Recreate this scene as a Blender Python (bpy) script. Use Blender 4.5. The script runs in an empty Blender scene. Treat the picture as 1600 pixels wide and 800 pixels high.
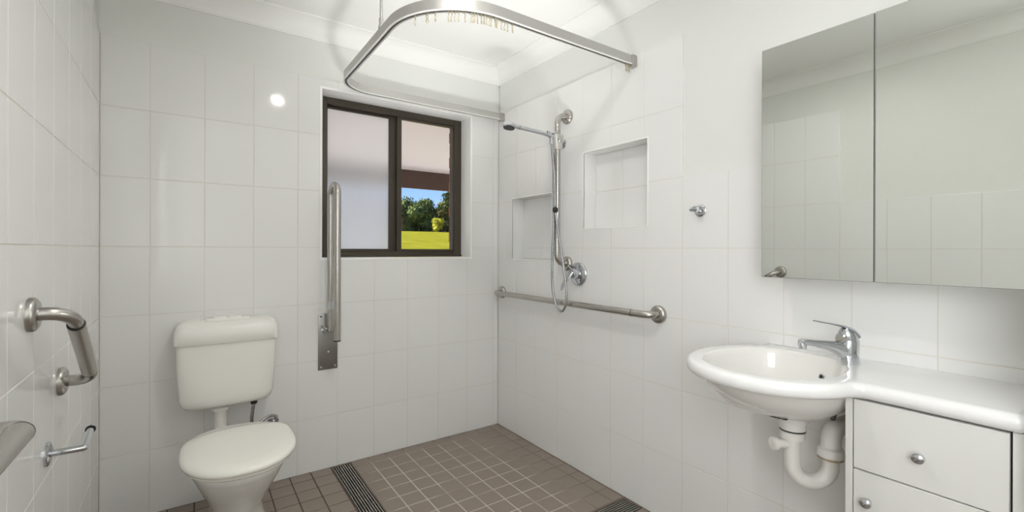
import bpy, bmesh, math, random
from mathutils import Vector, Matrix
random.seed(7)
PI = math.pi
SC = bpy.context.scene
COL = SC.collection

# ---------------------------------------------------------------- camera
cam_d = bpy.data.cameras.new('camera')
cam = bpy.data.objects.new('camera', cam_d)
COL.objects.link(cam)
SC.camera = cam
YAW, ROLL = 0.6101, 0.0028
fw = Vector((math.sin(YAW), math.cos(YAW), 0))
rt = Vector((math.cos(YAW), -math.sin(YAW), 0))
up = Vector((0, 0, 1))
r2 = rt * math.cos(ROLL) + up * math.sin(ROLL)
u2 = up * math.cos(ROLL) - rt * math.sin(ROLL)
m = Matrix.Identity(4)
for i in range(3):
    m[i][0] = r2[i]; m[i][1] = u2[i]; m[i][2] = -fw[i]
m.translation = Vector((0.3307, -2.5611, 1.1763))
cam.matrix_world = m
cam_d.sensor_width = 36
cam_d.lens = 708.23 / 1600 * 36
cam_d.shift_y = -10.53 / 1600
cam_d.clip_start = 0.02
cam_d.clip_end = 1000

# ---------------------------------------------------------------- world, sun, exposure
world = bpy.data.worlds.new('sky')
SC.world = world
world.use_nodes = True
nt = world.node_tree
bg = nt.nodes['Background']
sky = nt.nodes.new('ShaderNodeTexSky')
sky.sky_type = 'NISHITA'
sky.sun_disc = False
sky.sun_elevation = math.radians(48)
sky.sun_rotation = math.radians(200)
sky.air_density = 1.0
sky.dust_density = 0.6
sky.ozone_density = 1.0
tint = nt.nodes.new('ShaderNodeMixRGB'); tint.blend_type = 'MULTIPLY'; tint.inputs[0].default_value = 1.0
tint.inputs[2].default_value = (0.56, 0.68, 1.0, 1)
nt.links.new(sky.outputs[0], tint.inputs[1]); nt.links.new(tint.outputs[0], bg.inputs['Color'])
bg.inputs['Strength'].default_value = 0.14
sun_d = bpy.data.lights.new('sun', 'SUN')
sun_d.energy = 15.0
sun_d.angle = math.radians(0.6)
sun_d.color = (1.0, 0.95, 0.86)
sun = bpy.data.objects.new('sun', sun_d)
COL.objects.link(sun)
sun.rotation_euler = Vector((0.70, -0.42, -0.66)).to_track_quat('-Z', 'Y').to_euler()
SC.view_settings.view_transform = 'Standard'
SC.view_settings.look = 'None'
SC.view_settings.exposure = 0.2
SC.view_settings.gamma = 1.0
SC.view_settings.use_curve_mapping = False
try:
    SC.cycles.max_bounces = 14
    SC.cycles.diffuse_bounces = 8
    SC.cycles.glossy_bounces = 6
    SC.cycles.transmission_bounces = 8
except Exception:
    pass
LAMP_POWER = 1150.0     # emission of the recessed downlight
FILL_UPLIGHT_WATTS = 150.0  # added spot that fills the ceiling with light
SIDE_FILL = 7.0     # emission of the added fill panel in the left wall behind the camera
FILL_REAR = 14.0        # emission of the unseen fill lamp added behind the camera
LAMP_COLOR = (1.0, 0.98, 0.94)

# ---------------------------------------------------------------- materials
MATS = {}
def mat(name, color, rough=0.5, metal=0.0, coat=0.0, spec=0.5, bump=0.0, bump_scale=40, var=0.0, var_scale=3.0, stretch=None, emit=None, estr=0):
    mt = bpy.data.materials.new(name)
    mt.use_nodes = True
    n, l = mt.node_tree.nodes, mt.node_tree.links
    p = n['Principled BSDF']
    p.inputs['Base Color'].default_value = (*color, 1)
    p.inputs['Roughness'].default_value = rough
    p.inputs['Metallic'].default_value = metal
    p.inputs['Specular IOR Level'].default_value = spec
    p.inputs['Coat Weight'].default_value = coat
    p.inputs['Coat Roughness'].default_value = 0.05
    tc = n.new('ShaderNodeTexCoord')
    mp = n.new('ShaderNodeMapping')
    l.new(tc.outputs['Object'], mp.inputs[0])
    if stretch: mp.inputs['Scale'].default_value = stretch
    if var > 0:
        nz = n.new('ShaderNodeTexNoise'); nz.inputs['Scale'].default_value = var_scale
        nz.inputs['Detail'].default_value = 4
        l.new(mp.outputs[0], nz.inputs['Vector'])
        mx = n.new('ShaderNodeMixRGB')
        mx.inputs[1].default_value = (*[c * (1 - var) for c in color], 1)
        mx.inputs[2].default_value = (*[min(1, c * (1 + var)) for c in color], 1)
        l.new(nz.outputs[0], mx.inputs[0]); l.new(mx.outputs[0], p.inputs['Base Color'])
    if bump > 0:
        nb = n.new('ShaderNodeTexNoise'); nb.inputs['Scale'].default_value = bump_scale
        nb.inputs['Detail'].default_value = 3
        l.new(mp.outputs[0], nb.inputs['Vector'])
        b = n.new('ShaderNodeBump'); b.inputs['Strength'].default_value = bump
        b.inputs['Distance'].default_value = 0.002
        l.new(nb.outputs[0], b.inputs['Height']); l.new(b.outputs[0], p.inputs['Normal'])
    if emit:
        p.inputs['Emission Color'].default_value = (*emit, 1)
        p.inputs['Emission Strength'].default_value = estr
    MATS[name] = mt
    return mt

M_TILE = mat('white_glazed_tile', (0.815, 0.815, 0.805), 0.08, spec=0.5, bump=0.14, bump_scale=7)
M_GROUT = mat('cream_wall_grout', (0.72, 0.69, 0.62), 0.85, var=0.08, var_scale=5)
M_PLASTER = mat('white_wall_paint', (0.77, 0.775, 0.75), 0.5, bump=0.05, bump_scale=120)
M_CEIL = mat('ceiling_paint', (0.88, 0.88, 0.86), 0.7, bump=0.04, bump_scale=100)
M_REVEAL = mat('reveal_gloss_paint', (0.93, 0.93, 0.92), 0.35)
M_CERAMIC = mat('white_ceramic', (0.83, 0.82, 0.79), 0.08, coat=0.3)
M_PLASTIC = mat('ivory_plastic', (0.84, 0.825, 0.785), 0.22)
M_SEAT = mat('gloss_seat_plastic', (0.86, 0.845, 0.79), 0.14)
M_PVC = mat('white_pvc', (0.80, 0.78, 0.74), 0.35)
M_STEEL = mat('brushed_stainless', (0.50, 0.48, 0.45), 0.27, 1.0, bump=0.12, bump_scale=60, stretch=(1, 1, 14))
M_GRIP = mat('knurled_stainless', (0.55, 0.53, 0.50), 0.36, 1.0, bump=0.5, bump_scale=420)
M_CHROME = mat('chrome', (0.60, 0.62, 0.65), 0.07, 1.0)
M_ALU = mat('satin_aluminium', (0.58, 0.57, 0.55), 0.40, 0.85)
M_ALUW = mat('pale_aluminium_lip', (0.88, 0.88, 0.86), 0.3, 0.2)
M_DARK = mat('black_rubber', (0.015, 0.015, 0.017), 0.5)
M_HOSE = mat('braided_hose', (0.42, 0.43, 0.45), 0.25, 1.0, bump=0.6, bump_scale=300)
M_WFRAME = mat('bronze_window_frame', (0.065, 0.052, 0.038), 0.38, 0.3)
M_CAB = mat('white_laminate', (0.70, 0.70, 0.67), 0.32)
M_TOP = mat('white_polymarble', (0.84, 0.84, 0.84), 0.10, coat=0.3)
M_MIRROR = mat('mirror_silver', (0.80, 0.82, 0.79), 0.015, 1.0)
M_MEDGE = mat('mirror_glass_edge', (0.05, 0.08, 0.075), 0.2)
M_CHANNEL = mat('drain_channel_dark', (0.02, 0.019, 0.017), 0.6)
M_GRATE = mat('grate_steel', (0.55, 0.53, 0.50), 0.4, 1.0)
M_CLIP = mat('cream_nylon', (0.42, 0.37, 0.27), 0.4)
M_SOFFIT = mat('pale_soffit_sheet', (0.80, 0.74, 0.74), 0.6)
M_FASCIA = mat('brown_fascia_paint', (0.085, 0.045, 0.035), 0.5, var=0.15, var_scale=3)
M_BRICK = mat('red_brick', (0.42, 0.12, 0.055), 0.85, var=0.3, var_scale=20, bump=0.4, bump_scale=80)
M_MORTAR = mat('brick_mortar', (0.4, 0.36, 0.3), 0.9)
M_BULB = mat('opal_lamp_glass', (0.9, 0.9, 0.9), 0.4, emit=LAMP_COLOR, estr=LAMP_POWER)
M_FILLBULB = mat('opal_fill_glass', (0.9, 0.9, 0.9), 0.4, emit=LAMP_COLOR, estr=FILL_REAR)
M_TRUNK = mat('tree_bark', (0.16, 0.13, 0.10), 0.9, var=0.3, var_scale=2)
M_PRINT = mat('dark_print', (0.02, 0.02, 0.02), 0.5)
M_BLUE = mat('blue_dot', (0.02, 0.03, 0.25), 0.4)
M_STONE = mat('grey_steel_plate', (0.33, 0.32, 0.31), 0.33, 1.0, bump=0.15, bump_scale=50, stretch=(1, 1, 16))

def leaf_mat(name, c1, c2):
    mt = bpy.data.materials.new(name); mt.use_nodes = True
    n, l = mt.node_tree.nodes, mt.node_tree.links
    p = n['Principled BSDF']; p.inputs['Roughness'].default_value = 0.7
    p.inputs['Specular IOR Level'].default_value = 0.0
    tc = n.new('ShaderNodeTexCoord'); nz = n.new('ShaderNodeTexNoise'); nz.inputs['Scale'].default_value = 0.8
    nz.inputs['Detail'].default_value = 6
    cr = n.new('ShaderNodeValToRGB')
    cr.color_ramp.elements[0].position = 0.35; cr.color_ramp.elements[0].color = (*c1, 1)
    cr.color_ramp.elements[1].position = 0.68; cr.color_ramp.elements[1].color = (*c2, 1)
    l.new(tc.outputs['Object'], nz.inputs['Vector']); l.new(nz.outputs[0], cr.inputs[0]); l.new(cr.outputs[0], p.inputs['Base Color'])
    return mt
M_LEAF = leaf_mat('gum_leaves', (0.05, 0.075, 0.03), (0.17, 0.21, 0.075))
M_LEAF2 = leaf_mat('olive_leaves', (0.08, 0.08, 0.03), (0.22, 0.20, 0.07))
M_LEAFY = leaf_mat('yellow_leaves', (0.30, 0.30, 0.03), (0.50, 0.46, 0.06))
M_GRASS = leaf_mat('sunlit_grass', (0.125, 0.128, 0.013), (0.205, 0.196, 0.022))

# floor tile & floor grout
M_FTILE = mat('taupe_floor_tile', (0.27, 0.222, 0.188), 0.42, var=0.10, var_scale=6, bump=0.15, bump_scale=60)
def floor_grout():
    mt = bpy.data.materials.new('stained_floor_grout'); mt.use_nodes = True
    n, l = mt.node_tree.nodes, mt.node_tree.links
    p = n['Principled BSDF']; p.inputs['Roughness'].default_value = 0.85
    g = n.new('ShaderNodeNewGeometry')
    sx = n.new('ShaderNodeSeparateXYZ'); l.new(g.outputs['Position'], sx.inputs[0])
    nz = n.new('ShaderNodeTexNoise'); nz.inputs['Scale'].default_value = 4.5; nz.inputs['Detail'].default_value = 3
    l.new(g.outputs['Position'], nz.inputs['Vector'])
    def rng(sock, a, b, c, d):
        m_ = n.new('ShaderNodeMapRange'); m_.inputs[1].default_value = a; m_.inputs[2].default_value = b
        m_.inputs[3].default_value = c; m_.inputs[4].default_value = d
        l.new(sock, m_.inputs[0]); return m_.outputs[0]
    def mul(a, b):
        m_ = n.new('ShaderNodeMath'); m_.operation = 'MULTIPLY'; l.new(a, m_.inputs[0]); l.new(b, m_.inputs[1]); return m_.outputs[0]
    a = rng(sx.outputs['X'], 1.02, 1.10, 0, 1)
    b = rng(sx.outputs['X'], 1.74, 1.86, 1, 0)
    c = rng(sx.outputs['Y'], -0.10, -0.02, 1, 0)
    d = rng(sx.outputs['Y'], -1.08, -0.98, 0, 1)
    e = rng(nz.outputs[0], 0.34, 0.46, 0.40, 1)
    f = mul(mul(mul(a, b), mul(c, d)), e)
    mx = n.new('ShaderNodeMixRGB')
    base = n.new('ShaderNodeMixRGB'); base.inputs[1].default_value = (0.09, 0.065, 0.05, 1); base.inputs[2].default_value = (0.21, 0.168, 0.138, 1)
    l.new(rng(sx.outputs['X'], 0.9, 1.05, 0, 1), base.inputs[0]); l.new(base.outputs[0], mx.inputs[1]); mx.inputs[2].default_value = (0.60, 0.55, 0.48, 1)
    l.new(f, mx.inputs[0]); l.new(mx.outputs[0], p.inputs['Base Color'])
    return mt
M_FGROUT = floor_grout()

def glass_clear():
    mt = bpy.data.materials.new('clear_pane_glass'); mt.use_nodes = True
    n, l = mt.node_tree.nodes, mt.node_tree.links
    n.remove(n['Principled BSDF'])
    t = n.new('ShaderNodeBsdfTransparent'); t.inputs[0].default_value = (0.97, 0.98, 0.97, 1)
    g = n.new('ShaderNodeBsdfGlossy'); g.inputs['Roughness'].default_value = 0.02
    fr = n.new('ShaderNodeFresnel'); fr.inputs[0].default_value = 1.2
    mx = n.new('ShaderNodeMixShader')
    l.new(fr.outputs[0], mx.inputs[0]); l.new(t.outputs[0], mx.inputs[1]); l.new(g.outputs[0], mx.inputs[2])
    l.new(mx.outputs[0], n['Material Output'].inputs[0])
    return mt
M_GLASS = glass_clear()
def glass_frost():
    mt = bpy.data.materials.new('frosted_pane_glass'); mt.use_nodes = True
    n, l = mt.node_tree.nodes, mt.node_tree.links
    n.remove(n['Principled BSDF'])
    r = n.new('ShaderNodeBsdfRefraction'); r.inputs['Color'].default_value = (1, 1, 1, 1)
    r.inputs['Roughness'].default_value = 0.42; r.inputs['IOR'].default_value = 1.12
    tr = n.new('ShaderNodeBsdfTranslucent'); tr.inputs[0].default_value = (0.92, 0.93, 0.95, 1)
    mx0 = n.new('ShaderNodeMixShader'); mx0.inputs[0].default_value = 0.2
    l.new(r.outputs[0], mx0.inputs[1]); l.new(tr.outputs[0], mx0.inputs[2])
    df = n.new('ShaderNodeBsdfDiffuse'); df.inputs[0].default_value = (0.86, 0.89, 0.94, 1)
    mx = n.new('ShaderNodeMixShader'); mx.inputs[0].default_value = 0.2
    l.new(mx0.outputs[0], mx.inputs[1]); l.new(df.outputs[0], mx.inputs[2])
    l.new(mx.outputs[0], n['Material Output'].inputs[0])
    return mt
M_FROST = glass_frost()

# ---------------------------------------------------------------- helpers
def quad_box(bm, x0, x1, y0, y1, z0, z1):
    v = [bm.verts.new(p) for p in ((x0,y0,z0),(x1,y0,z0),(x1,y1,z0),(x0,y1,z0),(x0,y0,z1),(x1,y0,z1),(x1,y1,z1),(x0,y1,z1))]
    return [bm.faces.new([v[i] for i in f]) for f in ((0,3,2,1),(4,5,6,7),(0,1,5,4),(1,2,6,5),(2,3,7,6),(3,0,4,7))]

def new_obj(name, bm, material, parent=None, smooth=False, angle=None):
    me = bpy.data.meshes.new(name)
    bmesh.ops.recalc_face_normals(bm, faces=bm.faces)
    if smooth:
        for f in bm.faces: f.smooth = True
        for e in bm.edges:
            if len(e.link_faces) == 2 and e.calc_face_angle(0) > (angle or math.radians(38)): e.smooth = False
    bm.to_mesh(me); bm.free()
    if material: me.materials.append(material)
    o = bpy.data.objects.new(name, me)
    COL.objects.link(o)
    if parent: o.parent = parent
    return o

def box(name, b, material, parent=None, bevel=0.0, seg=2):
    bm = bmesh.new(); quad_box(bm, *b)
    if bevel > 0:
        bmesh.ops.bevel(bm, geom=list(bm.edges), offset=bevel, segments=seg, affect='EDGES', profile=0.5)
    return new_obj(name, bm, material, parent, smooth=bevel > 0)

def thing(name, label, cat, loc=(0, 0, 0), group=None):
    o = bpy.data.objects.new(name, None); COL.objects.link(o)
    o.location = loc; o.empty_display_size = 0.05
    o['label'] = label; o['category'] = cat
    if group: o['group'] = group
    return o
def keep_local(t):
    """children were modelled in world coordinates: take the empty's location off them"""
    for c in t.children:
        c.location = Vector(c.location) - t.location
def tag(o, label, cat, group=None):
    o['label'] = label; o['category'] = cat
    if group: o['group'] = group
    return o
def struct(o, label=None, cat=None):
    o['kind'] = 'structure'
    o['label'] = label; o['category'] = cat
    return o

def fillet(pts, r, n=8):
    pts = [Vector(p) for p in pts]
    rr = r if isinstance(r, (list, tuple)) else [r] * len(pts)
    out = [pts[0]]
    for i in range(1, len(pts) - 1):
        a, b, c = pts[i-1], pts[i], pts[i+1]
        u = (a - b).normalized(); v = (c - b).normalized()
        ang = u.angle(v)
        if rr[i] <= 0 or abs(ang - PI) < 1e-3: out.append(b); continue
        d = min(rr[i] / math.tan(ang / 2), (a-b).length * 0.98, (c-b).length * 0.98)
        rad = d * math.tan(ang / 2)
        cen = b + (u + v).normalized() * (rad / math.sin(ang / 2))
        p0 = b + u * d; p1 = b + v * d
        for k in range(n + 1):
            t = k / n
            v0, v1 = p0 - cen, p1 - cen; om = v0.angle(v1)
            out.append(cen + (v0*math.sin((1-t)*om) + v1*math.sin(t*om)) / math.sin(om))
    out.append(pts[-1])
    res = [out[0]]
    for p in out[1:]:
        if (p - res[-1]).length > 1e-6: res.append(p)
    return res

def smooth_path(pts, n=8):
    """Catmull-Rom through the points"""
    P = [Vector(p) for p in pts]; P = [P[0]*2-P[1]] + P + [P[-1]*2-P[-2]]
    out = []
    for i in range(1, len(P) - 2):
        for k in range(n):
            t = k / n
            out.append(0.5 * ((2*P[i]) + (P[i+1]-P[i-1])*t + (2*P[i-1]-5*P[i]+4*P[i+1]-P[i+2])*t*t + (-P[i-1]+3*P[i]-3*P[i+1]+P[i+2])*t**3))
    out.append(P[-2]); return out

def sweep(bm, path, prof, caps=True, hint=Vector((0, 0, 1)), closed=False, scales=None):
    """prof: list of (side, up) points; parallel transported frame"""
    path = [Vector(p) for p in path]; N = len(path); rings = []
    T = [((path[min(i+1, N-1)] - path[max(i-1, 0)])).normalized() for i in range(N)]
    nrm = hint - T[0] * hint.dot(T[0])
    if nrm.length < 1e-3: nrm = Vector((1, 0, 0)) - T[0] * T[0].x
    nrm.normalize()
    for i in range(N):
        nrm = nrm - T[i] * nrm.dot(T[i]); nrm.normalize()
        side = T[i].cross(nrm)
        s = scales[i] if scales else 1
        rings.append([bm.verts.new(path[i] + side * a * s + nrm * b * s) for a, b in prof])
    K = len(prof)
    for i in range(N - 1):
        for k in range(K):
            bm.faces.new((rings[i][k], rings[i][(k+1) % K], rings[i+1][(k+1) % K], rings[i+1][k]))
    if caps:
        bm.faces.new(rings[0][::-1]); bm.faces.new(rings[-1])
    return rings

def circ(r, n=16):
    return [(r*math.cos(2*PI*k/n), r*math.sin(2*PI*k/n)) for k in range(n)]
def tube(name, path, r, material, parent=None, n=16, scales=None):
    bm = bmesh.new(); sweep(bm, path, circ(r, n), scales=scales)
    return new_obj(name, bm, material, parent, smooth=True)

def lathe(name, prof, material, parent=None, loc=(0,0,0), axis=(0,0,1), n=24, ring=False):
    """prof: (radius, height) along axis"""
    bm = bmesh.new(); rings = []
    q = Vector((0, 0, 1)).rotation_difference(Vector(axis).normalized())
    L = Vector(loc)
    for r, h in prof:
        if r < 1e-6: rings.append([bm.verts.new(L + q @ Vector((0, 0, h)))])
        else: rings.append([bm.verts.new(L + q @ Vector((r*math.cos(2*PI*k/n), r*math.sin(2*PI*k/n), h))) for k in range(n)])
    for a, b in zip(rings, rings[1:]):
        for k in range(n):
            k2 = (k+1) % n
            if len(a) == 1 and len(b) == 1: continue
            if len(a) == 1: bm.faces.new((a[0], b[k], b[k2]))
            elif len(b) == 1: bm.faces.new((a[k], b[0], a[k2]))
            else: bm.faces.new((a[k], b[k], b[k2], a[k2]))
    if ring:
        for k in range(n): bm.faces.new((rings[-1][k], rings[0][k], rings[0][(k+1) % n], rings[-1][(k+1) % n]))
    else:
        if len(rings[0]) > 1: bm.faces.new(rings[0][::-1])
        if len(rings[-1]) > 1: bm.faces.new(rings[-1])
    return new_obj(name, bm, material, parent, smooth=True, angle=math.radians(32))

def loft(bm, rings, cap0=True, cap1=True):
    R = [[bm.verts.new(p) for p in r] for r in rings]
    K = len(R[0])
    for a, b in zip(R, R[1:]):
        for k in range(K): bm.faces.new((a[k], a[(k+1) % K], b[(k+1) % K], b[k]))
    if cap0: bm.faces.new(R[0][::-1])
    if cap1: bm.faces.new(R[-1])
    return R

def superell(cx, cy, a, b, e, z, n=48, e2=None):
    out = []
    for k in range(n):
        t = 2*PI*k/n; c, s = math.cos(t), math.sin(t)
        ee = e
        out.append((cx + a*math.copysign(abs(c)**(2/ee), c), cy + b*math.copysign(abs(s)**(2/ee), s), z))
    return out

# ---------------------------------------------------------------- the room
W = 2.009; H0 = 1.1826; ZC = 2.37; YN = -3.55
ZROWS = [0.0] + [H0 + 0.3*k for k in range(-3, 2)]        # 0, .2826 ... 1.4826 (dado)
ZTALL = ZROWS + [H0 + 0.6, H0 + 0.9]                       # tall panel in the shower and behind the toilet
TT = 0.009; RC = 0.0012; G = 0.0014                        # tile thickness, joint recess, half joint
WIN = (0.885, 1.790, 1.127, 2.031)                         # x0,x1,z0,z1
NICHES = [(-1.228, -0.818, 1.289, 1.683), (-0.558, -0.160, 1.116, 1.500)]   # y0,y1,z0,z1
PANEL_END = -1.4103

def cells(u0, u1, v0, v1, holes):
    us = sorted({u0, u1, *[min(max(h, u0), u1) for H in holes for h in H[:2]]})
    vs = sorted({v0, v1, *[min(max(h, v0), v1) for H in holes for h in H[2:]]})
    out = []
    for a, b in zip(us, us[1:]):
        for c, d in zip(vs, vs[1:]):
            mu, mv = (a+b)/2, (c+d)/2
            if b-a < 1e-5 or d-c < 1e-5: continue
            if any(H[0] < mu < H[1] and H[2] < mv < H[3] for H in holes): continue
            out.append((a, b, c, d))
    return out

# a wall frame: P(u, v, d) -> world, d = depth behind the tile face
def P_back(u, v, d): return (u, d, v)
def P_right(u, v, d): return (W + d, u, v)
SK = 0.0157                                                # the left wall is slightly out of square
def P_left(u, v, d): return (-SK*u - d, u, v)
def P_near(u, v, d): return (u, YN - d, v)

def slab(bm, P, c, d0, d1):
    a, b, e, f = c
    v = [bm.verts.new(P(*t)) for t in ((a,e,d0),(b,e,d0),(b,f,d0),(a,f,d0),(a,e,d1),(b,e,d1),(b,f,d1),(a,f,d1))]
    for q in ((0,1,2,3),(7,6,5,4),(0,4,5,1),(1,5,6,2),(2,6,7,3),(3,7,4,0)): bm.faces.new([v[i] for i in q])

def wall(name, P, u0, u1, tile_regions, holes, thick, label):
    """plaster body with holes; grout beds under the tile regions as a child"""
    bm = bmesh.new()
    holes = [(h[0]-0.0085, h[1]+0.0085, h[2]-0.0085, h[3]+0.0085) for h in holes]
    for c in cells(u0, u1, -0.05, ZC + 0.02, holes): slab(bm, P, c, TT, TT + thick)
    w = new_obj(name, bm, M_PLASTER); struct(w, label, 'wall')
    bm = bmesh.new()
    for (a, b, c, d) in tile_regions:
        for cc in cells(a, b, c, d, holes): slab(bm, P, cc, RC, TT + 0.0005)
    g = new_obj('grout_bed', bm, M_GROUT, w)
    return w

def tile_mesh(P, rects, cut):
    bm = bmesh.new()
    if not cut:
        a, b, c, d = rects[0]; ch = 0.0011
        lo = [bm.verts.new(P(*t)) for t in ((a,c,TT),(b,c,TT),(b,d,TT),(a,d,TT))]
        md = [bm.verts.new(P(*t)) for t in ((a,c,ch*0.55),(b,c,ch*0.55),(b,d,ch*0.55),(a,d,ch*0.55))]
        hi = [bm.verts.new(P(*t)) for t in ((a+ch,c+ch,0),(b-ch,c+ch,0),(b-ch,d-ch,0),(a+ch,d-ch,0))]
        for k in range(4):
            j = (k+1) % 4
            bm.faces.new((lo[k], lo[j], md[j], md[k])); bm.faces.new((md[k], md[j], hi[j], hi[k]))
        bm.faces.new(hi)
    else:
        vm = {}
        def V(u, v):
            k = (round(u, 5), round(v, 5))
            if k not in vm: vm[k] = bm.verts.new(P(u, v, 0))
            return vm[k]
        fs = [bm.faces.new((V(a,c), V(b,c), V(b,d), V(a,d))) for a, b, c, d in rects]
        be = [e for e in bm.edges if len(e.link_faces) == 1]
        r = bmesh.ops.extrude_edge_only(bm, edges=be)
        n = Vector(P(0, 0, TT)) - Vector(P(0, 0, 0))
        bmesh.ops.translate(bm, verts=[g for g in r['geom'] if isinstance(g, bmesh.types.BMVert)], vec=n)
    return bm

def lay_tiles(P, parent, us, vs, holes, material=M_TILE, name='tile', tilt=0.0):
    for a, b in zip(us, us[1:]):
        for c, d in zip(vs, vs[1:]):
            aa, bb, cc, dd = a+G, b-G, c+(G if c > 0.001 else 0.0), d-G
            if bb - aa < 0.006: continue
            rc = cells(aa, bb, cc, dd, [(h[0]-G, h[1]+G, h[2]-G, h[3]+G) for h in holes])
            if not rc: continue
            area = sum((r[1]-r[0])*(r[3]-r[2]) for r in rc)
            if area < 2e-4: continue
            cut = len(rc) > 1
            o = new_obj(name, tile_mesh(P, rc, cut), material, parent)

# wall_back
xs = [0.0005] + [0.1667 + 0.2*k for k in range(10)] + [W]
wb = wall('wall_back', P_back, -0.12, W + 0.12, [(0.0, W, 0.0, ZTALL[-1])], [WIN], 0.115, 'white tiled end wall with the window above the shower')
lay_tiles(P_back, wb, xs, ZTALL, [WIN])
# wall_right
ys_full = [YN] + [-(0.6103 + 0.2*k) for k in range(14, -4, -1)] + [0.0]
ys_full = [y for y in ys_full if y >= YN]
ys_tall = [y for y in ys_full if y >= PANEL_END - 0.001]
wr = wall('wall_right', P_right, YN - 0.1, 0.0, [(YN, 0.0, 0.0, ZROWS[-1] - 0.004), (PANEL_END + 0.004, 0.0, ZROWS[-1] - 0.01, ZTALL[-1] - 0.004)], NICHES, 0.16, 'white tiled side wall with two recessed niches')
lay_tiles(P_right, wr, ys_full, ZROWS, NICHES)
lay_tiles(P_right, wr, ys_tall, ZTALL[5:], NICHES)
# wall_left
LS = -0.013
yl = [YN] + [y + LS for y in ys_full[1:-1]] + [0.0]
ylt = [y for y in yl if y >= PANEL_END + LS - 0.001]
wl = wall('wall_left', P_left, YN - 0.1, 0.0, [(YN, 0.0, 0.0, ZROWS[-1] - 0.004), (PANEL_END + LS + 0.004, 0.0, ZROWS[-1] - 0.01, ZTALL[-1] - 0.004)], [], 0.12, 'white tiled side wall with the grab bars')
lay_tiles(P_left, wl, yl, ZROWS, [])
lay_tiles(P_left, wl, ylt, ZTALL[5:], [])
# wall_near (behind the camera) with its door, and the nib wall by the vanity
wn = wall('wall_near', P_near, -0.12, W + 0.12, [], [], 0.1, 'plain painted wall behind the camera')
nib = box('wall_nib', (1.655, W + 0.02, -2.54, -2.418, -0.03, ZC + 0.01), M_PLASTER)
struct(nib, 'short return wall at the end of the vanity', 'wall')
dr = box('door_1', (0.25, 1.12, YN - 0.02, YN + 0.012, 0.0, 2.04), M_CAB, None, 0.003)
struct(dr, 'white flush door behind the camera', 'door')
lathe('door_handle', [(0.0, 0), (0.025, 0), (0.025, 0.008), (0.01, 0.012), (0.01, 0.04), (0.024, 0.045), (0.024, 0.06), (0.0, 0.062)], M_CHROME, dr, (0.32, YN + 0.012, 1.0), (0, 1, 0))

# niches: lined boxes behind the tile face
ND = 0.095
for k, (y0, y1, z0, z1) in enumerate(NICHES):
    bm = bmesh.new()
    t = 0.004
    slab(bm, P_right, (y0-0.01, y1+0.01, z0-0.01, z1+0.01), ND, ND+0.02)          # back
    for c in ((y0-0.01, y0, z0-0.01, z1+0.01), (y1, y1+0.01, z0-0.01, z1+0.01), (y0, y1, z0-0.01, z0), (y0, y1, z1, z1+0.01)):
        slab(bm, P_right, c, 0.0012, ND)
    g = new_obj('niche_lining', bm, M_TILE, wr)
    Pn = lambda u, v, d, y0=y0: (W + ND - 0.005 + d, u, v)
    ym = -1.003 if k == 0 else (y0 + y1) / 2
    zr = ZTALL
    zz = [z0] + [z for z in zr if z0 + 0.02 < z < z1 - 0.02] + [z1]
    yy = [y0, ym, y1]
    bm2 = bmesh.new(); slab(bm2, P_right, (y0, y1, z0, z1), ND - 0.003, ND + 0.001); new_obj('niche_grout', bm2, M_GROUT, wr)
    lay_tiles(Pn, wr, yy, zz, [], name='tile')
    # white edge trim around the mouth
    bm = bmesh.new(); e = 0.006
    for c in ((y0-e, y0, z0-e, z1+e), (y1, y1+e, z0-e, z1+e), (y0, y1, z0-e, z0), (y0, y1, z1, z1+e)):
        slab(bm, P_right, c, -0.0015, 0.004)
    new_obj('niche_trim', bm, M_REVEAL, wr)

# window reveal lining (inside face of the opening)
bm = bmesh.new()
x0, x1, z0, z1 = WIN; t = 0.012
for b in ((x0-t, x0, -0.002, 0.124, z0-t, z1+t), (x1, x1+t, -0.002, 0.124, z0-t, z1+t), (x0, x1, -0.002, 0.124, z0-t, z0), (x0, x1, -0.002, 0.124, z1, z1+t)):
    quad_box(bm, *b)
new_obj('reveal_lining', bm, M_REVEAL, wb)

# glowing fill panel shaped as a frosted window, added behind the camera
w2 = bpy.data.objects.new('added_fill_panel', None); COL.objects.link(w2); w2.location = (0.046, -3.05, 1.5)
struct(w2, 'glowing panel in a window frame, added unseen behind the camera as fill light', 'window')
M_FILLPANE = mat('glowing_fill_pane', (0.85, 0.87, 0.9), 0.5, emit=(0.97, 0.985, 1.0), estr=SIDE_FILL)
for b in ((0.03, 0.072, -3.46, -3.42, 0.86, 2.14), (0.03, 0.072, -2.68, -2.64, 0.86, 2.14), (0.03, 0.072, -3.42, -2.68, 0.86, 0.90), (0.03, 0.072, -3.42, -2.68, 2.10, 2.14)):
    box('frame_bar', b, M_WFRAME, w2, 0.002, 1)
box('frosted_pane', (0.053, 0.058, -3.42, -2.68, 0.90, 2.10), M_FILLPANE, w2)  # emissive pane, added only as soft fill
keep_local(w2)
# ceiling
ce = box('ceiling', (-0.12, W + 0.12, YN - 0.1, 0.12, ZC, ZC + 0.05), M_CEIL); struct(ce, 'white painted ceiling', 'ceiling')
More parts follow.
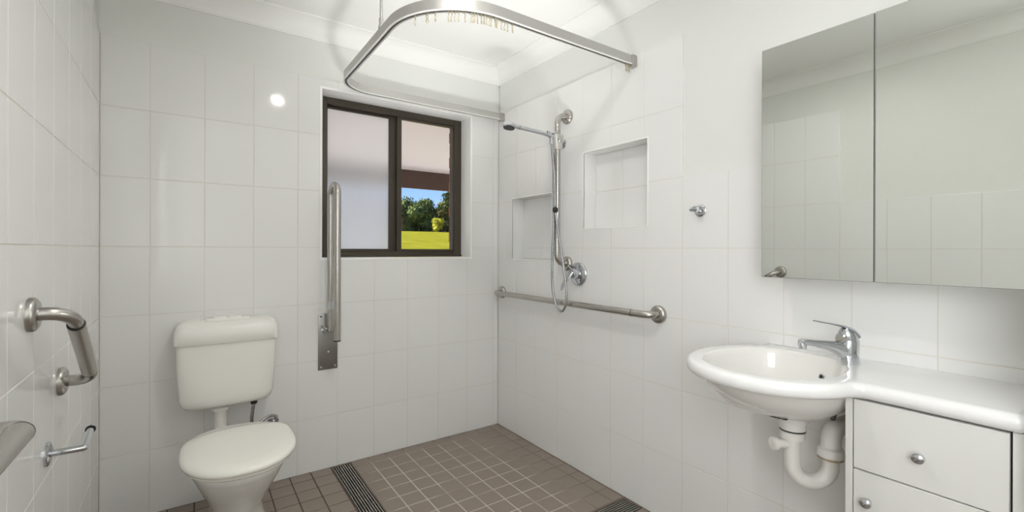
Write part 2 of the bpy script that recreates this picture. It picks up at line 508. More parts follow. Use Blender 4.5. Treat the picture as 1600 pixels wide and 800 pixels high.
# cornices (cove), one trim piece per wall
def cornice(name, A, B, n_in, label):
    """A->B along the wall line at the wall face, n_in = direction into the room"""
    c = 0.09; prof = [(0.0, 0.0), (0.0, -c), (0.006, -c), (0.006, -c + 0.006)]
    for k in range(9):
        a = PI/2 * k / 8
        prof.append((0.008 + (c - 0.014) * (1 - math.cos(a)), -c + 0.008 + (c - 0.014) * math.sin(a)))
    prof += [(c, -0.006), (c, 0.0)]
    bm = bmesh.new(); A = Vector(A); B = Vector(B); n_in = Vector(n_in)
    rings = [[bm.verts.new(Q + n_in * a + Vector((0, 0, ZC + b))) for a, b in prof] for Q in (A, B)]
    K = len(prof)
    for k in range(K): bm.faces.new((rings[0][k], rings[0][(k+1) % K], rings[1][(k+1) % K], rings[1][k]))
    bm.faces.new(rings[0]); bm.faces.new(rings[1][::-1])
    o = new_obj(name, bm, M_CEIL, smooth=True); struct(o, label, 'cornice'); return o
cornice('trim_1', (-TT, TT, 0), (W + TT, TT, 0), (0, -1, 0), 'coved plaster cornice over the window wall')
cornice('trim_2', (W + TT, YN, 0), (W + TT, TT, 0), (-1, 0, 0), 'coved plaster cornice over the niche wall')
cornice('trim_3', (-SK*YN - TT, YN, 0), (-TT, TT, 0), (1, 0, 0), 'coved plaster cornice over the grab bar wall')
cornice('trim_4', (-TT, YN - TT, 0), (W + TT, YN - TT, 0), (0, 1, 0), 'coved plaster cornice over the door wall')

# floor: grout bed + small tiles, with gaps for the channel drains
DR1 = (0.930, 1.035, -1.212, -0.008); DR2 = (1.035, 2.000, -1.212, -1.106)
def P_floor(u, v, d): return (u, v, -d)
bm = bmesh.new()
for c in cells(-0.1, W + 0.1, YN - 0.1, 0.1, [DR1, DR2]): slab(bm, P_floor, c, 0.0015, 0.09)
fl = new_obj('floor', bm, M_FGROUT); struct(fl, 'taupe tiled bathroom floor', 'floor')
xr = [1.035] + [1.130 + 0.1003*k for k in range(9)] + [W]
xr = [x for x in xr if x < W - 0.02] + [W]
xlft = sorted([0.930 - 0.1*k for k in range(10) if 0.930 - 0.1*k > 0.01] + [0.0])
yf = [0.0, -0.0795]
while yf[-1] > YN: yf.append(yf[-1] - 0.1018)
yf[-1] = YN
yf = yf[::-1]
rest = bmesh.new()
cols = list(zip(xlft, xlft[1:])) + [(0.930, 1.035)] + list(zip(xr, xr[1:]))
n_obj = 0
shared = {}
GF = 0.0028
for y0, y1 in list(zip(yf, yf[1:]))[::-1]:
    for x0, x1 in cols:
        for r in cells(x0+GF, x1-GF, y0+GF, y1-(GF if y1 < -0.01 else 0), [DR1, DR2]):
            w_, d_ = r[1]-r[0], r[3]-r[2]
            if w_ < 0.008 or d_ < 0.008: continue
            cx, cy = (r[0]+r[1])/2, (r[2]+r[3])/2
            vis = y1 > -1.5 and n_obj < 300
            bm = bmesh.new() if vis else rest
            ox, oy = (cx, cy) if vis else (0, 0)
            ch = 0.0016
            def ring(i, z): return [bm.verts.new((p - ox if k == 0 else p, q - oy, z)) if False else bm.verts.new((p - ox, q - oy, z)) for k, (p, q) in enumerate(((r[0]+i, r[2]+i), (r[1]-i, r[2]+i), (r[1]-i, r[3]-i), (r[0]+i, r[3]-i)))]
            key = (round(w_, 3), round(d_, 3))
            if vis and key in shared:
                bm.free(); o = bpy.data.objects.new('floor_tile', shared[key]); COL.objects.link(o); o.parent = fl
            else:
                a_, b_, c_ = ring(0, -0.006), ring(0, -0.0012), ring(ch, 0.0)
                for k in range(4):
                    j = (k+1) % 4
                    bm.faces.new((a_[k], a_[j], b_[j], b_[k])); bm.faces.new((b_[k], b_[j], c_[j], c_[k]))
                bm.faces.new(c_)
                if vis:
                    o = new_obj('floor_tile', bm, M_FTILE, fl); shared[key] = o.data
            if vis:
                o.location = (cx, cy, random.uniform(-0.0002, 0.0003)); n_obj += 1
                o.rotation_euler = (random.uniform(-.002, .002), random.uniform(-.002, .002), 0)
ro = new_obj('floor_tiles_behind', rest, M_FTILE, fl); ro['kind'] = 'stuff'

# drain grates
def grate(name, R, along, label):
    x0, x1, y0, y1 = R
    t = thing(name, label, 'drain', ((x0+x1)/2, (y0+y1)/2, 0))
    bm = bmesh.new(); quad_box(bm, x0, x1, y0, y1, -0.05, -0.028); new_obj('channel', bm, M_CHANNEL, t)
    bm = bmesh.new(); e = 0.005
    for b in ((x0, x0+e, y0, y1), (x1-e, x1, y0, y1), (x0+e, x1-e, y0, y0+e), (x0+e, x1-e, y1-e, y1)):
        quad_box(bm, *b, -0.03, -0.0002)
    new_obj('frame', bm, mat('grate_frame_' + name[-1], (0.16, 0.13, 0.11), 0.5, 0.8), t)
    if along == 'Y':
        n = 8; p = (x1 - x0 - 2*e) / n
        for k in range(n):
            c = x0 + e + p*(k+0.5); box('grate_bar', (c-0.0021, c+0.0021, y0+e, y1-e, -0.010, -0.0006), M_GRATE, t)
        yy = y1 - 0.03
        while yy > y0: box('cross_rod', (x0+e, x1-e, yy-0.002, yy+0.002, -0.016, -0.0105), M_GRATE, t); yy -= 0.06
    else:
        n = 8; p = (y1 - y0 - 2*e) / n
        for k in range(n):
            c = y0 + e + p*(k+0.5); box('grate_bar', (x0+e, x1-e, c-0.0021, c+0.0021, -0.010, -0.0006), M_GRATE, t)
        xx = x0 + 0.03
        while xx < x1: box('cross_rod', (xx-0.002, xx+0.002, y0+e, y1-e, -0.016, -0.0105), M_GRATE, t); xx += 0.06
    keep_local(t)
grate('drain_grate', DR1, 'Y', 'long slotted channel drain grate running out from the window wall')
grate('drain_grate', DR2, 'X', 'slotted channel drain grate meeting the niche wall at bottom centre')

# ---------------------------------------------------------------- window_1
wi = bpy.data.objects.new('window_1', None); COL.objects.link(wi); wi.location = (1.337, 0.145, 1.127)
struct(wi, 'bronze sliding window with a frosted and a clear pane', 'window')
FX0, FX1, FZ0, FZ1, FY0, FY1 = 0.886, 1.789, 1.128, 2.030, 0.120, 0.185
def wbar(name, b): return box(name, b, M_WFRAME, wi, 0.002, 1)
wbar('frame_jamb', (FX0, 0.938, FY0, FY1, FZ0, FZ1)); wbar('frame_jamb', (1.735, FX1, FY0, FY1, FZ0, FZ1))
wbar('frame_head', (0.938, 1.735, FY0, FY1, 1.990, FZ1)); wbar('frame_sill', (0.938, 1.735, FY0, FY1, FZ0, 1.160))
wbar('frame_track', (0.938, 1.735, FY0 + 0.026, FY0 + 0.030, 1.160, 1.168))
wbar('frame_lip', (FX0, FX1, FY0 - 0.010, FY0, FZ0, FZ0 + 0.012)); 
# frosted sash (outer), clear sash (inner)
def sash(x0, x1, y0, y1, z0, z1, st_l, st_r, glass, gname):
    s = wbar('sash_stile', (x0, x0+st_l, y0, y1, z0, z1)); wbar('sash_stile', (x1-st_r, x1, y0, y1, z0, z1))
    wbar('sash_rail', (x0+st_l, x1-st_r, y0, y1, z0, z0+0.016)); wbar('sash_rail', (x0+st_l, x1-st_r, y0, y1, z1-0.014, z1))
    ym = (y0+y1)/2
    g = box(gname, (x0+st_l-0.002, x1-st_r+0.002, ym-0.0025, ym+0.0025, z0+0.014, z1-0.012), glass, wi)
    return g
sash(0.938, 1.350, 0.150, 0.170, 1.160, 1.990, 0.008, 0.046, M_FROST, 'frosted_pane')
sash(1.345, 1.735, 0.124, 0.144, 1.160, 1.990, 0.030, 0.004, M_GLASS, 'clear_pane')
keep_local(wi)

# ---------------------------------------------------------------- outside: brick reveal, eave, ground, trees
# outer brick leaf
bm = bmesh.new()
BX0, BX1 = 0.86, 1.786
for c in cells(-2.5, 5.0, -0.6, 2.42, [(BX0, BX1+0.012, 1.05, 2.06)]):
    quad_box(bm, c[0], c[1], 0.190, 0.285, c[2], c[3])
lf = new_obj('outer_leaf', bm, M_MORTAR, wb)
bmb = bmesh.new(); quad_box(bmb, 0, 0.12, 0, 0.105, -0.038, 0.038)
bmesh.ops.bevel(bmb, geom=list(bmb.edges), offset=0.004, segments=1, affect='EDGES')
b0 = None; z = 1.09; k = 0
while z < 2.08:
    for x in (1.786 + (0.004 if k % 2 else 0), BX0 - 0.13):
        if b0 is None: b0 = new_obj('brick', bmb, M_BRICK, wb); o = b0
        else: o = bpy.data.objects.new('brick', b0.data); COL.objects.link(o); o.parent = wb
        o.location = (x - 0.003, 0.187, z)
    z += 0.086; k += 1
# eave: soffit lining, fascia, roof

gw = box('added_tint_wall', (-1.5, 2.52, 3.5, 3.65, -0.2, 2.3), mat('pale_blue_render', (0.78, 0.90, 1.0), 0.7)); tag(gw, 'pale blue wall added outside to tint the frosted pane, seen only as a blur', 'wall')  # added wall, gives the frosted pane its pale blue lower half
so = thing('patio_roof', 'pale patio ceiling with a dark brown edge beam outside the window', 'roof', (1.5, 1.3, 2.08))
box('ceiling_lining', (-4.0, 7.0, 0.28, 2.42, 2.108, 2.13), M_SOFFIT, so)
box('edge_beam', (-4.0, 7.0, 2.42, 2.47, 1.885, 2.14), M_FASCIA, so)
box('edge_bead', (-4.0, 7.0, 2.405, 2.42, 2.092, 2.108), M_SOFFIT, so)
box('roof_sheet', (-4.0, 7.0, 0.12, 2.6, 2.45, 2.47), M_ALU, so)
keep_local(so)
rs = box('roof_slab', (-2.5, 5.0, -4.0, 0.6, 2.44, 2.50), M_ALU); struct(rs, 'metal roof over the bathroom', 'roof')
ps = box('patio_slab', (-6.0, 10.0, 0.30, 5.6, -0.35, -0.12), mat('pale_concrete', (0.66, 0.64, 0.64), 0.8, var=0.1, var_scale=4)); struct(ps, 'pale concrete patio outside', 'ground')

# paddock: rises away from the house
def gz(y):
    pts = [(0.3, -0.3), (3, -0.22), (20, 1.1), (60, 3.72), (80, 4.55), (110, 4.6), (260, 9.0)]
    for (a, b), (c, d) in zip(pts, pts[1:]):
        if y <= c: return b + (d-b)*(y-a)/(c-a)
    return pts[-1][1]
bm = bmesh.new()
yy = [0.3, 3, 6, 10, 14, 20, 28, 36, 44, 52, 60, 66, 72, 76, 80, 90, 110, 160, 260]
xx = [-200, -120, -60, -30, -10, 0, 8, 14, 20, 26, 32, 38, 44, 50, 60, 80, 120, 200, 320]
grid = [[bm.verts.new((x, y, gz(y) + (random.uniform(-.05, .05) if y > 10 else 0))) for x in xx] for y in yy]
for a, b in zip(grid, grid[1:]):
    for k in range(len(xx)-1): bm.faces.new((a[k], a[k+1], b[k+1], b[k]))
gr = new_obj('grass_paddock', bm, M_GRASS, smooth=True, angle=1.0); gr['kind'] = 'stuff'; tag(gr, 'sunlit yellow green paddock rising to the trees', 'grass')

def tree(x, y, h, wd, material, label, group=None, thin=False, name='gum_tree', low=0.08):
    z0 = gz(y); t = thing(name, label, 'tree', (x, y, z0), group)
    tr = tube('trunk', [(x, y, z0-0.2), (x+0.1, y, z0+h*0.4), (x-0.1, y+0.1, z0+h*0.8)], 0.13*h/6, M_TRUNK, t, 7, [1.2, 0.9, 0.4])
    bm = bmesh.new(); blobs = []
    nb = 7 if thin else 14
    for k in range(nb):
        f = random.uniform(0.55, 1.0) if thin else random.uniform(low, 0.92)
        sp = wd * (1.0 - 0.55*max(0, f-0.45)/0.5)
        blobs.append((Vector((x + random.uniform(-1, 1)*sp*0.5, y + random.uniform(-1, 1)*sp*0.5, z0 + h*f)), wd*random.uniform(0.10, 0.17) if thin else wd*random.uniform(0.22, 0.38)))
    blobs.append((Vector((x, y, z0+h*0.9)), wd*(0.16 if thin else 0.24)))
    for c, r in blobs:
        if not thin:
            rr = bmesh.ops.create_icosphere(bm, subdivisions=2, radius=r*0.72, matrix=Matrix.Translation(c))
            for v in rr['verts']: v.co += Vector((random.uniform(-1,1), random.uniform(-1,1), random.uniform(-1,1)))*r*0.12
        for _ in range(60 if thin else 210):
            d = Vector((random.gauss(0,1), random.gauss(0,1), random.gauss(0,1))).normalized()
            p = c + d*r*random.uniform(0.65, 1.25); s = random.uniform(0.16, 0.34) if thin else random.uniform(0.14, 0.30)*min(1, wd/4)
            a = Vector((random.gauss(0,1), random.gauss(0,1), random.gauss(0,1))).normalized()
            b = a.cross(d + Vector((0.01, 0, 0.02))).normalized()
            bm.faces.new([bm.verts.new(q) for q in (p + a*s, p + b*s*0.6, p - a*s, p - b*s*0.6)])
    new_obj('foliage', bm, material, t)
    keep_local(t); return t
random.seed(11)
ORD = ['first', 'second', 'third', 'fourth', 'fifth', 'sixth', 'seventh', 'eighth', 'ninth', 'tenth', 'eleventh', 'twelfth', 'thirteenth', 'fourteenth', 'fifteenth']
for k in range(8):
    x = 32.2 + k*3.7 + random.uniform(-.5, .5)
    tree(x, 82 + random.uniform(-1, 2), random.uniform(4.8, 6.3), 4.4, (M_LEAF if k % 3 else M_LEAF2), '%s dense green gum tree from the left in the front row behind the paddock' % ORD[k], 'trees along the far edge of the paddock')
for k in range(6):
    x = 31 + k*5.0 + random.uniform(-.8, .8)
    tree(x, 89 + random.uniform(-1, 1), random.uniform(5.8, 7.0), 5.0, M_LEAF, '%s dark gum tree from the left in the taller back row' % ORD[k], 'trees in the back row behind the paddock')
tree(41.6, 80.0, 8.2, 4.0, M_LEAF, 'tall sparse gum tree against the sky at the right of the pane', thin=True)
tree(43.6, 80.0, 8.6, 3.8, M_LEAF2, 'tallest sparse gum with yellow green top beside the bricks', thin=True)
tree(35.9, 71.5, 2.3, 1.6, M_LEAFY, 'small bright yellow green shrub in front of the dark trees', name='yellow_shrub', low=0.15)

def flange(loc, axis, r=0.040, material=M_STEEL, parent=None, name='flange', h=0.022):
    return lathe(name, [(0.0, 0), (r, 0), (r, h*0.45), (r-0.003, h*0.72), (r-0.010, h*0.95), (r*0.5, h), (0.0, h)], material, parent, loc, axis, 32)
def ring_at(a, b, r, material, parent, name='joint_ring', w=0.004):
    a, b = Vector(a), Vector(b); d = (b-a).normalized()
    return tube(name, [a, a + d*w], r, material, parent, 24)


# ---------------------------------------------------------------- lamps
t = thing('downlight', 'small recessed round downlight in the ceiling near the toilet side', 'lamp', (0.87, -1.50, ZC))
lathe('trim_ring', [(0.024, 0.0), (0.045, 0.0), (0.043, -0.006), (0.024, -0.004)], M_PLASTIC, t, n=28, ring=True)
lathe('lamp_face', [(0.0, -0.0015), (0.023, -0.0015), (0.023, 0.0), (0.0, 0.0)], M_BULB, t, n=28)
t = thing('added_fill_lamp', 'round opal ceiling lamp added unseen behind the camera as fill light', 'lamp', (1.74, -2.95, ZC))  # extra lamp put in out of view for rear fill
lathe('lamp_base', [(0.0, 0), (0.17, 0), (0.17, -0.02), (0.0, -0.02)], M_PLASTIC, t)
lathe('lamp_diffuser', [(0.0, -0.02), (0.16, -0.021), (0.155, -0.045), (0.12, -0.075), (0.06, -0.09), (0.0, -0.095)], M_FILLBULB, t, n=24)

# unseen uplighter added below the frame to brighten the ceiling over the shower
UL = Vector((1.15, -1.78, 0.26)); UD = (Vector((1.42, -0.60, ZC)) - UL).normalized()
t = thing('added_fill_uplighter', 'small steel uplighter added below the frame as ceiling fill light', 'lamp', UL)
flange((1.15, -1.78, 0.0003), (0, 0, 1), 0.11, M_STEEL, t, 'base', 0.02)
tube('arm', [(1.15, -1.78, 0.015), UL - UD*0.06], 0.009, M_STEEL, t, 12)
lathe('shade', [(0.0, -0.075), (0.10, -0.075), (0.19, -0.05), (0.225, 0.02), (0.221, 0.02), (0.185, -0.045), (0.0, -0.06)], M_ALUW, t, UL, UD, 24)
keep_local(t)
ud = bpy.data.lights.new('added_fill_spot', 'SPOT'); ud.energy = FILL_UPLIGHT_WATTS; ud.spot_size = math.radians(50); ud.spot_blend = 1.0; ud.shadow_soft_size = 0.24; ud.color = (0.985, 1.0, 0.985)
uo = bpy.data.objects.new('added_fill_spot', ud); COL.objects.link(uo); uo.location = UL + UD*0.032; uo.rotation_euler = UD.to_track_quat('-Z', 'Y').to_euler()

# ---------------------------------------------------------------- curtain track
TZ = 2.030
t = thing('curtain_track', 'U shaped satin aluminium shower curtain track hung below the ceiling', 'curtain track', (0.95, -0.6, TZ))
path = fillet([(1.998, -1.155, TZ), (0.952, -1.155, TZ), (0.952, -0.058, TZ), (1.998, -0.058, TZ)], [0, 0.30, 0.17, 0], 18)
Hh, ww, sl = 0.042, 0.011, 0.0035
prof = [(-ww, 0), (-sl, 0), (-sl, 0.003), (-ww+0.002, 0.003), (-ww+0.002, 0.022), (ww-0.002, 0.022), (ww-0.002, 0.003), (sl, 0.003), (sl, 0), (ww, 0), (ww, Hh), (-ww, Hh)]
bm = bmesh.new(); sweep(bm, path, prof)
new_obj('rail', bm, M_ALU, t, smooth=True, angle=math.radians(25))
for s in (-1, 1):
    bm = bmesh.new(); sweep(bm, path, [(s*ww - 0.0015, -0.0015), (s*ww + 0.0015, -0.0015), (s*ww + 0.0015, 0.003), (s*ww - 0.0015, 0.003)])
    new_obj('rail_lip', bm, M_ALUW, t, smooth=True, angle=math.radians(25))
for y in (-1.155, -0.058):
    box('end_bracket', (1.975, W, y-0.016, y+0.016, TZ-0.006, TZ+Hh+0.004), M_STEEL, t, 0.003)
tube('drop_rod', [(0.952, -0.735, TZ+Hh), (0.952, -0.735, ZC)], 0.006, M_ALU, t, 12)
lathe('rod_socket', [(0, 0), (0.012, 0), (0.012, 0.012), (0.009, 0.018), (0.009, 0.045), (0, 0.045)], M_ALU, t, (0.952, -0.735, TZ+Hh))
lathe('ceiling_rose', [(0, 0), (0.03, 0), (0.03, -0.006), (0.012, -0.012), (0, -0.012)], M_ALU, t, (0.952, -0.735, ZC))
keep_local(t)
# hooks hanging in the track: placed by distance along the rail
def along(path, X=None, k=None):
    best = min(range(len(path)), key=lambda i: (Vector(path[i]) - Vector((*X, TZ))).length); return path[best]
dense = []
for a, b in zip(path, path[1:]):
    n_ = max(1, int((b-a).length/0.002))
    for i in range(n_): dense.append(a.lerp(b, i/n_))
def glider_mesh(loop):
    bm = bmesh.new()
    sweep(bm, [(0, 0, 0.006), (0, 0, -0.006)], circ(0.0028, 8))
    pts = [(0, 0, -0.004), (0.0035, 0, -0.012), (0.0015, 0, -0.020), (0.0045, 0, -0.028), (0.0, 0, -0.035), (-0.0045, 0, -0.028), (-0.0015, 0, -0.020), (-0.0035, 0, -0.012), (0, 0, -0.004)]
    if not loop: pts = [(0, 0, -0.004), (0.002, 0, -0.014), (-0.001, 0, -0.024), (0.001, 0, -0.036), (-0.003, 0, -0.034)]
    sweep(bm, smooth_path(pts, 4), circ(0.0020, 6))
    quad_box(bm, -0.004, 0.004, -0.004, 0.004, 0.004, 0.008)
    return bm
gl_a = None; gl_b = None
spots = [((.994, -.992), 1), ((1.017, -1.04), 0), ((1.035, -1.065), 0), ((1.071, -1.10), 1), ((1.080, -1.107), 1), ((1.091, -1.114), 1), ((1.101, -1.12), 1), ((1.119, -1.135), 1),
         ((1.141, -1.146), 1), ((1.152, -1.148), 0), ((1.164, -1.15), 1), ((1.178, -1.153), 0), ((1.190, -1.155), 0), ((1.200, -1.155), 1), ((1.211, -1.155), 1), ((1.220, -1.155), 1),
         ((1.236, -1.155), 0), ((1.244, -1.155), 1), ((1.261, -1.155), 1), ((1.277, -1.155), 1), ((1.289, -1.155), 1), ((1.313, -1.155), 0), ((1.950, -1.155), 0), ((1.964, -1.155), 0), ((1.972, -1.155), 0)]
lone = {0: 'cream curtain hook hanging alone furthest left on the track', 1: 'looped cream curtain hook, left one of the close pair on the bend', 2: 'looped cream curtain hook, right one of the close pair on the bend',
        7: 'single cream curtain hook between the group of four and the long row', 21: 'cream curtain hook at the right end of the long row'}
for i, ((hx, hy), loop) in enumerate(spots):
    src = gl_b if loop else gl_a
    p = min(dense, key=lambda q: (q - Vector((hx, hy, TZ))).length)
    if src is None:
        o = new_obj('curtain_hook', glider_mesh(not loop), M_CLIP, smooth=True)
        if loop: gl_b = o
        else: gl_a = o
    else:
        o = src.copy(); COL.objects.link(o)
    o.location = (p.x, p.y, TZ); o.rotation_euler = (random.uniform(-.06, .06), random.uniform(-.06, .06), random.uniform(-.6, .9))
    if i in lone: l_, g_ = lone[i], None
    elif i in (3, 4, 5, 6): l_, g_ = '%s cream curtain hook from the left in the evenly spaced four' % ORD[i-3], 'group of four curtain hooks'
    elif i >= 22: l_, g_ = '%s cream curtain hook at the niche wall end of the track' % ['leftmost', 'middle', 'rightmost'][i-22], 'curtain hooks at the wall end'
    else: l_, g_ = '%s cream curtain hook from the left in the long crowded row' % ORD[i-8], 'crowded row of curtain hooks'
    tag(o, l_, 'curtain hook')
    if g_: o['group'] = g_
    elif 'group' in o: del o['group']

# ---------------------------------------------------------------- rails on the walls
# horizontal shower rail
t = thing('shower_grab_rail', 'long horizontal stainless grab rail across the niche wall', 'grab rail', (W, -0.67, 0.891))
y0, y1, z, o_ = -0.055, -1.295, 0.891, 0.062
pp = fillet([(W, y0, z), (W-o_, y0, z), (W-o_, y1, z), (W, y1, z)], [0, 0.03, 0.045, 0], 8)
tube('bar', pp, 0.016, M_STEEL, t, 20)
flange((W, y0, z), (-1, 0, 0), parent=t); flange((W, y1, z), (-1, 0, 0), parent=t)
ring_at((W-o_, -1.185, z), (W-o_, -1.2, z), 0.0168, M_CHROME, t); ring_at((W-o_, -1.195, z), (W-o_, -1.2, z), 0.0168, M_DARK, t, w=0.002)
keep_local(t)
# vertical rail that carries the shower
t = thing('shower_riser_rail', 'tall vertical stainless grab rail carrying the hand shower', 'grab rail', (W, -0.695, 1.5))
VY, VZ0, VZ1, VO = -0.695, 1.098, 1.903, 0.076
tube('bar', fillet([(W, VY, VZ1), (W-VO, VY, VZ1), (W-VO, VY, VZ0), (W, VY, VZ0)], [0, 0.05, 0.05, 0], 10), 0.016, M_STEEL, t, 20)
flange((W, VY, VZ1), (-1, 0, 0), parent=t); flange((W, VY, VZ0), (-1, 0, 0), parent=t)
keep_local(t)
# slider bracket, outlet, hand shower, hose, mixer
PXr = W - VO
t = thing('shower_slider', 'ivory and grey sliding bracket clamped round the vertical rail', 'bracket', (PXr, VY, 1.76))
def hexring(z, a, b, cx=PXr, cy=VY): return superell(cx, cy, a, b, 3.0, z, 24)
bm = bmesh.new(); loft(bm, [hexring(1.715, 0.021, 0.020), hexring(1.722, 0.023, 0.022), hexring(1.775, 0.032, 0.024), hexring(1.790, 0.033, 0.024), hexring(1.795, 0.030, 0.021)])
new_obj('clamp_body', bm, mat('satin_grey_plastic', (0.52, 0.50, 0.46), 0.35, 0.3), t, smooth=True)
lathe('lock_button', [(0, 0), (0.013, 0), (0.013, 0.008), (0.010, 0.011), (0, 0.011)], M_CHROME, t, (PXr-0.005, VY-0.022, 1.762), (0, -1, 0))
HX = PXr - 0.050
tube('holder_arm', [(PXr-0.02, VY, 1.770), (HX, VY, 1.785)], 0.009, M_CHROME, t, 14)
lathe('holder_cup', [(0.0, -0.02), (0.013, -0.02), (0.016, 0.02), (0.012, 0.021), (0.011, 0.0), (0, 0.0)], M_CHROME, t, (HX - 0.006, VY, 1.786), (-0.9, 0.05, 0.28))
tube('tightening_tail', [(HX+0.010, VY-0.01, 1.792), (HX+0.032, VY-0.018, 1.806)], 0.006, M_CHROME, t, 12)
keep_local(t)
t = thing('hand_shower', 'chrome hand shower pointing out from the slider bracket', 'shower head', (HX, VY, 1.79))
A = Vector((HX - 0.004, VY, 1.787)); Bp = Vector((1.672, -0.668, 1.806)); D = (Bp - A).normalized()
tube('handle', smooth_path([A - D*0.012, A + D*0.04, A + D*0.12, Bp], 4), 0.0115, M_CHROME, t, 16, [1.0]*4 + [0.95]*4 + [0.9]*5)
tube('handle_collar', [A + D*0.016, A + D*0.022], 0.0125, M_STEEL, t, 16)
tube('handle_collar', [Bp - D*0.03, Bp - D*0.018], 0.0112, M_STEEL, t, 16)
hc = Bp + D*0.034 + Vector((0, 0, -0.004)); ax = Vector((-0.12, 0.0, -1)).normalized()
lathe('spray_head', [(0.0, -0.019), (0.014, -0.018), (0.028, -0.010), (0.034, 0.0), (0.034, 0.009), (0.030, 0.012), (0.0, 0.012)], M_CHROME, t, hc, ax, 28)
lathe('spray_face', [(0.0, 0.0), (0.029, 0.0), (0.028, 0.005), (0.0, 0.006)], M_DARK, t, hc + ax*0.011, ax, 28)
keep_local(t)
t = thing('wall_outlet', 'small round chrome hose outlet on the wall behind the slider bracket', 'pipe fitting', (W, -0.655, 1.763))
flange((W, -0.655, 1.763), (-1, 0, 0), 0.026, M_CHROME, t, 'cover_plate', 0.012)
tube('outlet_elbow', fillet([(W-0.01, -0.655, 1.763), (W-0.035, -0.655, 1.763), (W-0.035, -0.662, 1.735)], [0, 0.012, 0], 5), 0.009, M_CHROME, t, 14)
keep_local(t)
t = thing('shower_hose', 'chrome braided shower hose looping down below the grab rail', 'hose', (1.92, -0.7, 1.3))
hp = [(HX+0.004, VY-0.004, 1.762), (HX+0.008, VY-0.006, 1.70), (HX+0.020, VY-0.012, 1.55), (PXr-0.028, VY-0.014, 1.43), (PXr-0.024, VY-0.012, 1.385),
      (PXr-0.022, VY-0.025, 1.30), (PXr-0.020, VY-0.055, 1.17), (PXr-0.020, VY-0.085, 1.03), (PXr-0.020, VY-0.098, 0.95), (PXr-0.020, VY-0.092, 0.89),
      (PXr-0.020, VY-0.065, 0.852), (PXr-0.022, VY-0.030, 0.866), (PXr-0.024, VY-0.004, 0.92), (PXr-0.024, VY+0.012, 1.00), (PXr-0.024, VY+0.012, 1.15), (PXr-0.024, VY+0.004, 1.28),
      (PXr-0.022, VY+0.006, 1.40), (PXr-0.020, VY+0.008, 1.55), (PXr-0.012, VY+0.016, 1.66), (PXr+0.012, VY+0.030, 1.715), (W-0.035, -0.662, 1.738)]
tube('hose', smooth_path(hp, 6), 0.0065, M_HOSE, t, 12)
tube('hose_nut', [(HX+0.003, VY-0.003, 1.772), (HX+0.006, VY-0.005, 1.735)], 0.0105, M_CHROME, t, 12)
lathe('hose_clip', [(0, -0.014), (0.009, -0.014), (0.014, -0.008), (0.014, 0.008), (0.009, 0.014), (0, 0.014)], M_DARK, t, (PXr-0.026, VY-0.014, 1.388), (0, 0, 1), 16)
keep_local(t)
t = thing('shower_mixer', 'round chrome shower mixer with a lever on the niche wall', 'tap', (W, -0.785, 1.046))
flange((W, -0.785, 1.046), (-1, 0, 0), 0.062, M_CHROME, t, 'cover_plate', 0.016)
lathe('mixer_body', [(0, 0), (0.027, 0), (0.027, 0.03), (0.022, 0.04), (0.0, 0.044)], M_CHROME, t, (W-0.014, -0.785, 1.046), (-1, 0, 0))
bm = bmesh.new()
def lev(x, y, z, a, b): return [(x + a*math.cos(q), y + b*math.sin(q), z) for q in [2*PI*k/14 for k in range(14)]]
loft(bm, [lev(W-0.055, -0.783, 1.058, 0.010, 0.019), lev(W-0.066, -0.775, 1.035, 0.010, 0.018), lev(W-0.088, -0.760, 0.995, 0.0055, 0.013), lev(W-0.098, -0.754, 0.965, 0.004, 0.010), lev(W-0.099, -0.753, 0.961, 0.002, 0.007)])
new_obj('lever', bm, M_CHROME, t, smooth=True)
tube('lever_pin', [(W-0.05, -0.79, 1.066), (W-0.075, -0.775, 1.092)], 0.005, M_CHROME, t, 10)
keep_local(t)

# left wall: angled grab bar, near rail, toilet roll holder
LX = 0.006
t = thing('angled_grab_bar', 'short angled stainless grab bar with two elbows on the left wall', 'grab bar', (LX, -0.8, 0.89))
fa, fb = Vector((0.0168, -1.069, 1.022)), Vector((0.0119, -0.755, 0.794)); o_ = 0.072
ea, eb = fa + Vector((o_, 0.012, 0)), fb + Vector((o_, -0.012, 0))
pth = fillet([fa, ea, eb, fb], [0, 0.055, 0.045, 0], 10)
tube('bar', pth, 0.0155, M_STEEL, t, 22)
d = (eb - ea).normalized(); L_ = (eb - ea).length
tube('grip_sleeve', [ea + d*0.060, eb - d*0.050], 0.0185, M_GRIP, t, 24)
for q in (ea + d*0.057, eb - d*0.047): tube('joint_ring', [q - d*0.002, q + d*0.002], 0.0178, M_DARK, t, 24)
for q in (fa, fb): flange(q, (1, 0, 0), 0.040, parent=t, h=0.018)
keep_local(t)
t = thing('side_grab_rail', 'thick knurled stainless rail running out of the lower left corner', 'grab rail', (LX, -1.8, 0.83))
LX = 0.0225
ya, yb, z, o_ = -1.432, -2.15, 0.863, 0.066
tube('bar', fillet([(LX, ya, z), (LX+o_, ya, z), (LX+o_, yb, z), (LX, yb, z)], [0, 0.026, 0.026, 0], 10), 0.0165, M_STEEL, t, 24)
tube('grip_sleeve', [(LX+o_, ya-0.028, z), (LX+o_, yb+0.05, z)], 0.0190, M_GRIP, t, 28)
tube('joint_ring', [(LX+o_, ya-0.025, z), (LX+o_, ya-0.028, z)], 0.0192, M_DARK, t, 28)
flange((LX, ya, z), (1, 0, 0), 0.041, parent=t); flange((-SK*yb, yb, z), (1, 0, 0), 0.041, parent=t)
keep_local(t)
t = thing('toilet_roll_holder', 'chrome toilet roll arm without a roll on the left wall', 'toilet roll holder', (0.0141, -0.90, 0.639))
flange((0.0141, -0.901, 0.639), (1, 0, 0), 0.031, M_CHROME, t, 'wall_plate', 0.010)
